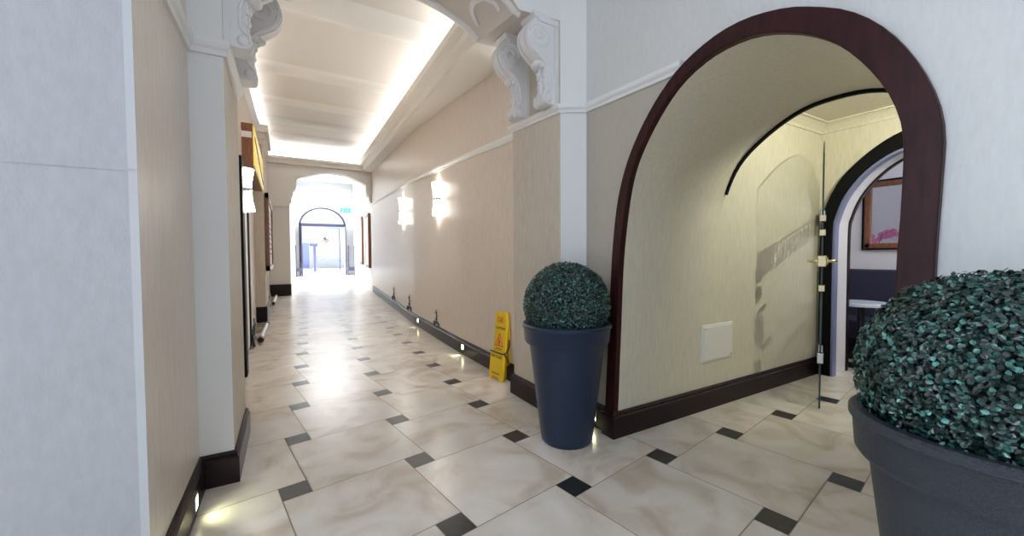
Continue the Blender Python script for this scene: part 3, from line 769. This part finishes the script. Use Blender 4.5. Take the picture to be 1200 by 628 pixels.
make_sconce((poly_at(LW, 4.55)+.075, 4.6, 1.75), 1, 'bright wall lamp on the left corridor wall, beside the dark door frame', .42, .095)

# ------------------------------------------------------------------ low step lights in the baseboards
def step_light(loc, nx, label):
    e = empty('step_light', loc, label, 'step light', 'small recessed lights in the dark baseboards')
    b = MB(); b.box(*( (-.004, .012) if nx < 0 else (-.012, .004) ), -.022, .022, -.026, .026); b.build('lens', M['glowled'], e)
    b = MB()
    x0, x1 = (-.006, .010) if nx < 0 else (-.010, .006)
    for q in ((-.03, -.022, -.034, .034), (.022, .03, -.034, .034), (-.022, .022, .026, .034), (-.022, .022, -.034, -.026)): b.box(x0, x1, *q)
    b.build('bezel', M['chrome'], e)
    l = bpy.data.lights.new('step_lamp', 'SPOT'); l.energy = .8; l.color = (.95, 1, .62); l.spot_size = 2.0; l.spot_blend = .8; l.shadow_soft_size = .02
    lo = bpy.data.objects.new('step_lamp', l); C.objects.link(lo); lo.location = (loc[0]+nx*.02, loc[1], loc[2]); lo.rotation_euler = (0, nx*-PI*.30, 0)
    return e
step_light((poly_at(RW, 4.05)-.026, 4.05, .085), -1, 'lit step light in the right baseboard, nearest the yellow sign')
step_light((poly_at(RW, 6.0)-.026, 6.0, .10), -1, 'lit step light in the right baseboard, second from the yellow sign')
step_light((-.375+.024, 2.06, .075), 1, 'lit step light in the left baseboard at the bottom left')
step_light((1.72-.026, 1.90, .075), -1, 'lit step light in the baseboard behind the far pot')

# ------------------------------------------------------------------ wrought iron ornaments on the right baseboard
def iron_scroll(loc, label, s=1.0):
    e = empty('iron_ornament', loc, label, 'ornament', 'small black wrought iron ornaments along the right wall')
    b = MB()
    b.tube([(-.01, -.10*s, .0), (-.012, -.09*s, .03*s), (-.014, -.05*s, .05*s), (-.014, 0, .045*s), (-.014, .05*s, .01*s)], .010*s, 8)
    sp = [(-.015, (.06-.045*math.cos(k*.42)*(1-k/22))*s, (.025+.04*math.sin(k*.42)*(1-k/22))*s) for k in range(18)]
    b.tube(sp, .008*s, 6); b.build('scroll', M['iron'], e)
    b = MB(); b.tube([(-.012, -.02*s, .03*s), (-.016, -.03*s, .10*s), (-.014, -.02*s, .17*s), (-.016, -.035*s, .225*s)], [.008*s, .007*s, .006*s, .002*s], 6); st = b.build('stem', M['iron'], e)
    for z, sy in ((.09, 1), (.14, -1), (.18, 1)):
        b = MB(); b.ball((-.018, (-.022+.03*sy)*s, z*s), .024*s, 8, sx=.25, sy=1.0, sz=.45); b.build('leaf', M['iron'], st)
    return e
for y, s, lb in ((5.08, 1.0, 'black wrought iron scroll ornament on the right baseboard, nearest the yellow sign'), (6.72, 1.25, 'black wrought iron scroll ornament on the right baseboard, middle of three'), (8.5, 1.3, 'black wrought iron scroll ornament on the right baseboard, farthest of three')):
    iron_scroll((poly_at(RW, y)-.004, y, .155+.004*(y-3)), lb, s)

# ------------------------------------------------------------------ left side of the corridor
# dark framed door in the left wall
d = MB(); d.box(-.46, -.33, 4.30, 4.48, 0, 2.02); d.box(-.46, -.385, 4.30, 5.9, 1.96, 2.05); d.box(-.46, -.39, 5.78, 5.9, 0, 1.98)
d3 = struct(d.build('door_3', M['blackpaint'], bevel=.004))
b = MB(); b.box(-.45, -.405, 4.48, 5.78, .01, 1.96); dpn = b.build('door_panel', M['white'], d3)
b = MB(); b.tube([(-.405, 4.6, 1.0), (-.37, 4.6, 1.0), (-.37, 4.72, 1.0)], .01, 8); b.build('door_handle', M['brass'], dpn)
# second shallow pier
p = MB(); p.prism([(-.31, 7.85), (-.31, 9.0), (-.5, 9.0), (-.5, 7.85)], 'z', -.01, 3.3); struct(p.build('wall_left_second_pier', M['beige_low']))
p = MB()
for q, (dd, z0, z1) in enumerate(((.02, 3.0, 3.08), (.05, 3.08, 3.18), (.09, 3.18, 3.30))): p.prism([(-.31+dd, 7.85-dd), (-.31+dd, 9.0+dd), (-.5, 9.0+dd), (-.5, 7.85-dd)], 'z', z0, z1)
struct(p.build('trim_21', M['cornice']))
b = MB(); b.prism([(-.295, 7.83), (-.295, 9.02), (-.5, 9.02), (-.5, 7.83)], 'z', 0, .26); struct(b.build('baseboard_left_pier', M['base']))
# gold box sign high on the left wall
gs = empty('hanging_sign', (-.47, 6.75, 2.44), 'gold and brown box sign high on the left corridor wall', 'sign')
b = MB(); b.box(-.02, .15, -1.05, 1.05, -.24, .27); b.build('casing', M['lightwood'], gs)
b = MB(); b.box(.15, .165, -1.03, 1.03, -.22, .25); b.build('sign_face', M['gold'], gs)
b = MB(); b.prism([(-.95, .10), (.90, -.16), (.90, -.12), (-.95, .14)], 'x', .164, .17); b.build('dark_stripe', M['blackprint'], gs)
b = MB(); b.box(.02, .14, -1.06, -1.045, .10, .17); b.build('white_plate', M['paper'], gs)
# framed menu board
mb = empty('menu_board', (-.31, 9.2, 1.5), 'tall brown framed notice board on the left corridor wall', 'notice board')
b = MB(); b.box(0, .055, -1.2, 1.0, -.64, -.55); b.box(0, .055, -1.2, 1.0, .62, .71); b.box(0, .055, -1.2, -1.1, -.64, .71); b.box(0, .055, .9, 1.0, -.64, .71); b.build('frame', M['lightwood'], mb)
b = MB(); b.box(.005, .03, -1.1, .9, -.55, .62); b.build('notice_sheet', M['paper'], mb)
b = MB()
for k in range(9): b.box(.03, .033, -.9, .7-.12*(k % 3), .45-.1*k, .48-.1*k)
b.build('print_lines', M['bluepaper'], mb)
mb.location.x = -.30
# tubular floor lights with iron scrolls along the left wall
def tube_light(x, y, length, label):
    e = empty('tube_light', (x, y, .0), label, 'tube light', 'white tube lights lying along the left wall')
    b = MB(); b.tube([(0, 0, .055), (.02, length, .055)], .026, 12); b.build('tube', M['panelwhite'], e, smooth=True)
    b = MB(); b.tube([(0, -.10, .055), (0, .02, .055)], .036, 12); b.build('end_cap', M['iron'], e); b = MB(); b.tube([(.02, length-.02, .055), (.02, length+.08, .055)], .034, 12); b.build('end_cap', M['iron'], e)
    b = MB(); b.tube([(-.06, -.25, .01), (-.09, -.1, .12), (-.07, .15, .22), (-.09, .4, .26)], .016, 8)
    b.tube([(-.08+.0*k, .1+.09*math.cos(k*.45)*(1-k/20), .14+.09*math.sin(k*.45)*(1-k/20)) for k in range(16)], .012, 6); b.build('scroll', M['iron'], e)
    return e
tube_light(-.30, 5.95, 1.25, 'white tube light on the floor by the left wall, nearer one')
tube_light(-.27, 10.4, 1.9, 'white tube light on the floor by the left wall, farther one under the notice board')

# framed boards on the right wall beyond the far arch
def wallx(y): return lerp(2.42, 3.62, (y-13.2)/12.8)
for (y0, y1, z0, z1, lb) in ((13.7, 15.0, .72, 2.55, 'tall brown framed picture on the right wall just past the far arch'), (17.0, 18.3, .78, 2.75, 'farther brown framed picture on the right wall near the street gate')):
    e = empty('picture_frame', (wallx(y0)-.06, y0, (z0+z1)/2), lb, 'picture', 'brown framed pictures past the far arch', -math.atan2(1.2, 12.8))
    hh = (z1-z0)/2; ln = y1-y0
    b = MB(); b.box(-.03, .05, 0, .10, -hh, hh); b.box(-.03, .05, ln-.1, ln, -hh, hh); b.box(-.03, .05, .1, ln-.1, hh-.1, hh); b.box(-.03, .05, .1, ln-.1, -hh, -hh+.1); b.build('frame', M['lightwood'], e)
    b = MB(); b.box(-.02, .03, .1, ln-.1, -hh+.1, hh-.1); b.build('print', M['paper'], e)

# ------------------------------------------------------------------ passage: access panel
ap = empty('access_panel', (2.706, 1.72, .467), 'square white access panel on the cream passage wall', 'panel')
b = MB(); b.box(-.186, .186, -.010, .004, -.133, .133); b.build('frame', M['panelwhite'], ap, bevel=.003)
b = MB(); b.box(-.172, .172, -.016, -.008, -.12, .12); cv = b.build('cover', M['panelwhite'], ap, bevel=.004)
for q in ((-.155, -.016, .105), (.155, -.016, -.105)):
    b = MB(); b.ball(q, .006, 8, sy=.4); b.build('screw', M['chrome'], cv)

# ------------------------------------------------------------------ glass door leaf
LP = Vector((3.30, .50, 2.15))             # vestibule downlight
H0 = Vector((4.185, 1.668)); H1 = Vector((3.246, 1.295))
dv = (H1-H0); LEN = dv.length; dv.normalize(); nv = Vector((-dv.y, dv.x))
def dp(s, z, o=0): q = H0+dv*s+nv*o; return (q.x, q.y, z)
gd = bpy.data.objects.new('door_1', None); C.objects.link(gd); gd.location = (H0.x, H0.y, 0); gd['kind'] = 'structure'
gd['label'] = 'open frameless glass door leaf with frosted band, seen edge-on'
def dbuild(mb, name, m, **k):
    mb.v = [(v[0]-H0.x, v[1]-H0.y, v[2]) for v in mb.v]; return mb.build(name, m, gd, **k)
def slab(mb, pts, o0, o1, mi=0, side=None):
    n = len(pts); i = len(mb.v)
    for o in (o0, o1): mb.v += [dp(s, z, o) for s, z in pts]
    mb.f.append(tuple(range(i, i+n))); mb.m.append(mi); mb.f.append(tuple(range(i+2*n-1, i+n-1, -1))); mb.m.append(mi)
    for j in range(n): k = (j+1) % n; mb.f.append((i+j, i+n+j, i+n+k, i+k)); mb.m.append(mi if side is None else side)
top = catmull([(0, 1.70), (.1*LEN, 1.83), (.25*LEN, 1.94), (.42*LEN, 1.985), (.6*LEN, 1.97), (.8*LEN, 1.905), (LEN, 1.80)], 5)
b = MB(); slab(b, [(0, .008)] + top + [(LEN, .008)], -.005, .005, 0, 1); dbuild(b, 'glass_pane', [M['glass'], M['glassedge']])
# frosted band with clear letters
FONT = {'R': ["11110", "10001", "10001", "11110", "10100", "10010", "10001"], 'E': ["11111", "10000", "10000", "11110", "10000", "10000", "11111"],
        'C': ["01111", "10000", "10000", "10000", "10000", "10000", "01111"], 'P': ["11110", "10001", "10001", "11110", "10000", "10000", "10000"],
        'T': ["11111", "00100", "00100", "00100", "00100", "00100", "00100"], 'I': ["111", "010", "010", "010", "010", "010", "111"],
        'O': ["01110", "10001", "10001", "10001", "10001", "10001", "01110"], 'N': ["10001", "11001", "11001", "10101", "10011", "10011", "10001"]}
zb0, zb1 = 1.315, 1.465
cols = []
for ch in 'RECEPTION':
    g_ = FONT[ch]
    for c_ in range(len(g_[0])): cols.append([g_[r_][c_] for r_ in range(7)])
    cols.append(['0']*7)
cols.pop()
ncol = len(cols); s0, s1 = .10*LEN, .80*LEN; dz = (zb1-zb0-.026)/7; zt_ = zb1-.013
b = MB()
def cell(sa, sb, za, zb_):
    b.quad(dp(sa, za, -.007), dp(sb, za, -.007), dp(sb, zb_, -.007), dp(sa, zb_, -.007))
cell(0.02, LEN-.005, zb0, zb0+.013); cell(.02, LEN-.005, zb1-.013, zb1); cell(.02, s0, zb0+.013, zb1-.013); cell(s1, LEN-.005, zb0+.013, zb1-.013)
for k, c_ in enumerate(cols):
    sa = lerp(s0, s1, k/ncol); sb = lerp(s0, s1, (k+1)/ncol)
    for r_ in range(7):
        if c_[r_] == '0': cell(sa, sb, zt_-(r_+1)*dz, zt_-r_*dz)
dbuild(b, 'frosted_band', M['frost'])
# etched flourish above the band
b = MB(); pts = []
for k in range(60):
    s = lerp(.15, .72, k/59)*LEN; z = 1.575+.022*math.sin(k*1.3)+(.06*math.exp(-((k-22)/2.5)**2))-.01*k/59
    pts.append((s, z))
for (a0_, b0_) in zip(pts, pts[1:]):
    b.quad(dp(a0_[0], a0_[1]-.008, -.007), dp(b0_[0], b0_[1]-.008, -.007), dp(b0_[0], b0_[1]+.008, -.007), dp(a0_[0], a0_[1]+.008, -.007))
dbuild(b, 'etched_script', M['etch'])
# tinted film over the foot of the leaf, cut by clear horizontal lines
b = MB()
for za, zc in ((.012, .165), (.205, .365), (.41, .61), (.675, .75)): b.quad(dp(.012, za, -.007), dp(LEN-.006, za, -.007), dp(LEN-.006, zc, -.007), dp(.012, zc, -.007))
dbuild(b, 'tinted_film', M['tint'])
# hardware on the free edge
def hwbox(s0_, s1_, z0, z1, o=.02): bb = MB(); slab(bb, [(s0_, z0), (s1_, z0), (s1_, z1), (s0_, z1)], -o, o); return bb
for z in (1.35, 1.25, .86):
    dbuild(hwbox(LEN-.05, LEN+.006, z-.022, z+.022, .018), 'edge_clip', M['brass'], bevel=.003)
dbuild(hwbox(LEN-.05, LEN+.006, .33, .40, .018), 'edge_clip', M['chrome'], bevel=.003)
dbuild(hwbox(LEN-.075, LEN+.008, 1.01, 1.09, .026), 'lock_case', M['brass'], bevel=.005)
b = MB()
for sd in (-1, 1):
    b.tube([dp(LEN-.035, 1.05, sd*.02), dp(LEN-.035, 1.05, sd*.062), dp(LEN-.045, 1.05, sd*.075), dp(LEN-.13, 1.05, sd*.078)], .010, 10)
    b.tube([dp(LEN-.035, 1.05, sd*.024), dp(LEN-.035, 1.05, sd*.034)], .026, 16)
dbuild(b, 'lever_handle', M['brass'], smooth=True)
for z in (.25, 1.45):
    dbuild(hwbox(-.012, .06, z-.035, z+.035, .016), 'hinge', M['chrome'], bevel=.003)

# ------------------------------------------------------------------ reception furniture
bq = empty('banquette', (RX-.02, .9, 0), 'dark navy upholstered banquette under the mirror', 'sofa')
b = MB(); b.box(-.12, .0, -2.2, 1.15, .0, .93); b.build('backrest', M['navy'], bq, bevel=.02)
b = MB(); b.box(-.52, -.12, -2.2, 1.15, .22, .42); b.build('seat', M['navy'], bq, bevel=.03)
b = MB(); b.box(-.48, -.12, -2.2, 1.12, 0, .22); b.build('plinth', M['base'], bq)
def round_table(loc, r, z, label):
    e = empty('side_table', loc, label, 'table', 'pale round tables in the reception room')
    b = MB(); b.lathe([(0, z-.035), (r*.96, z-.035), (r, z-.025), (r, z-.006), (r*.98, z), (0, z)], 40); b.build('tabletop', M['tabletop'], e, smooth=True)
    b = MB(); b.tube([(0, 0, .02), (0, 0, z-.035)], .03, 14); b.build('pedestal', M['iron'], e)
    b = MB(); b.lathe([(0, 0), (r*.6, 0), (r*.6, .015), (.04, .03), (0, .03)], 32); b.build('foot', M['iron'], e)
    return e
round_table((4.83, 1.60, 0), .21, .635, 'higher pale blue round table by the navy banquette')
round_table((4.66, 1.27, 0), .02, .39, 'x') if False else None
t2 = round_table((4.75, 1.52, 0), .19, .42, 'lower pale blue round table in front of the higher one')
t2.location = (4.80, 1.36, 0)
# mirror
mr = empty('mirror', (RX, 1.28, 1.52), 'brown wood framed mirror on the reception wall', 'mirror')
y0, y1, z0, z1 = -.80, .56, -.36, .36
b = MB()
for (a, c, e_, g_) in ((y0, y1, z0, z0+.055), (y0, y1, z1-.055, z1), (y0, y0+.055, z0, z1), (y1-.055, y1, z0, z1)):
    b.box(-.035, 0, a, c, e_, g_)
b.build('frame', M['lightwood'], mr, bevel=.006)
b = MB()
for (a, c, e_, g_) in ((y0-.018, y1+.018, z0-.018, z0), (y0-.018, y1+.018, z1, z1+.018), (y0-.018, y0, z0, z1), (y1, y1+.018, z0, z1)): b.box(-.04, 0, a, c, e_, g_)
b.build('dark_edge', M['blackpaint'], mr)
b = MB(); b.box(-.012, -.004, y0+.05, y1-.05, z0+.05, z1-.05); b.build('mirror_glass', M['mirror'], mr)
# orchid on a pedestal, seen in the mirror
pd = empty('plant_stand', (4.90, 1.96, 0), 'slim white pedestal under the orchid, hidden beside the doorway', 'pedestal')
b = MB(); b.box(-.09, .09, -.09, .09, .04, .915); b.build('column', M['white'], pd, bevel=.004)
b = MB(); b.box(-.10, .10, -.10, .10, .915, .955); b.build('top', M['white'], pd, bevel=.004)
b = MB(); b.box(-.10, .10, -.10, .10, 0, .04); b.build('foot', M['white'], pd, bevel=.004)
oc_ = empty('potted_orchid', (4.90, 1.96, .955), 'pink orchid in a white pot, seen reflected in the mirror', 'potted plant')
b = MB(); b.lathe([(0, 0), (.05, 0), (.07, .11), (.062, .11), (.06, .09), (0, .09)], 24); b.build('pot', M['panelwhite'], oc_, smooth=True)
b = MB(); b.tube([(0, 0, .09), (.01, -.02, .25), (.0, -.06, .38), (-.02, -.14, .42)], .005, 6); b.tube([(0, 0, .09), (-.01, .01, .25), (.01, .04, .36), (.02, .08, .38)], .005, 6); b.build('stem', M['stemgreen'], oc_)
for (x, y, z) in ((0, -.05, .38), (-.01, -.10, .41), (-.02, -.15, .42), (.0, -.03, .33), (.01, .04, .36), (.02, .08, .375), (.0, -.08, .35), (.01, .01, .30), (-.01, -.17, .38), (0, -.12, .36)):
    b = MB()
    for k in range(5):
        a = 2*PI*k/5+.3; b.ball((x, y+.022*math.cos(a), z+.018*math.sin(a)), .016, 8, sx=.25)
    b.ball((x+.012, y, z), .009, 6)
    b.build('flower', M['pink'], oc_)
ps = empty('poster', (4.86, 2.12, 1.45), 'small blue and white notice on the reception wall, seen in the mirror', 'poster')
b = MB(); b.box(-.07, .07, -.008, 0, -.28, .28); b.build('sheet', M['paper'], ps)
b = MB(); b.box(-.06, .06, -.010, -.008, .10, .24); b.build('blue_block', M['bluepaper'], ps)

# ------------------------------------------------------------------ lights
def lamp(name, kind, loc, energy, color, size=.05, rot=None, **k):
    l = bpy.data.lights.new(name, kind); l.energy = energy; l.color = color
    if kind == 'AREA': l.size = size
    elif kind != 'SUN': l.shadow_soft_size = size
    for a, v in k.items(): setattr(l, a, v)
    o = bpy.data.objects.new(name, l); C.objects.link(o); o.location = loc
    if rot: o.rotation_euler = rot
    return o
lamp('vestibule_downlight', 'SPOT', LP, 54, (.98, .97, .76), .005, Vector((.5, .75, -.43)).to_track_quat('-Z', 'Y').to_euler(), spot_size=2.5, spot_blend=.45)
lamp('reception_lamp', 'POINT', (5.0, .2, 2.1), 30, (.93, .95, 1), .12)

# sky: brighter towards the street end than over the entrance court
wd = bpy.data.worlds.new('world'); S.world = wd; wd.use_nodes = True; nt = wd.node_tree
bg = nt.nodes['Background']; tc = nt.nodes.new('ShaderNodeTexCoord'); sp = nt.nodes.new('ShaderNodeSeparateXYZ')
nt.links.new(tc.outputs['Generated'], sp.inputs[0])
mr_ = nt.nodes.new('ShaderNodeMapRange'); mr_.inputs['From Min'].default_value = 0.; mr_.inputs['From Max'].default_value = .6
mr_.inputs['To Min'].default_value = 1.12; mr_.inputs['To Max'].default_value = 38.
nt.links.new(sp.outputs['Y'], mr_.inputs['Value'])
bg.inputs['Color'].default_value = (.74, .85, 1, 1); nt.links.new(mr_.outputs[0], bg.inputs['Strength'])
# entrance court roof over the foreground
w = MB(); w.box(-4.6, 1.9, -1.4, 2.2, 3.5, 3.65); struct(w.build('ceiling', M['white']))

# ------------------------------------------------------------------ view
S.view_settings.view_transform = 'Standard'; S.view_settings.look = 'None'; S.view_settings.gamma = 1; S.view_settings.use_curve_mapping = False
S.view_settings.exposure = 0.0
S.cycles.max_bounces = 10; S.cycles.diffuse_bounces = 6; S.cycles.glossy_bounces = 4; S.cycles.transparent_max_bounces = 12
S.cycles.caustics_reflective = False; S.cycles.caustics_refractive = False
S.cycles.use_denoising = True
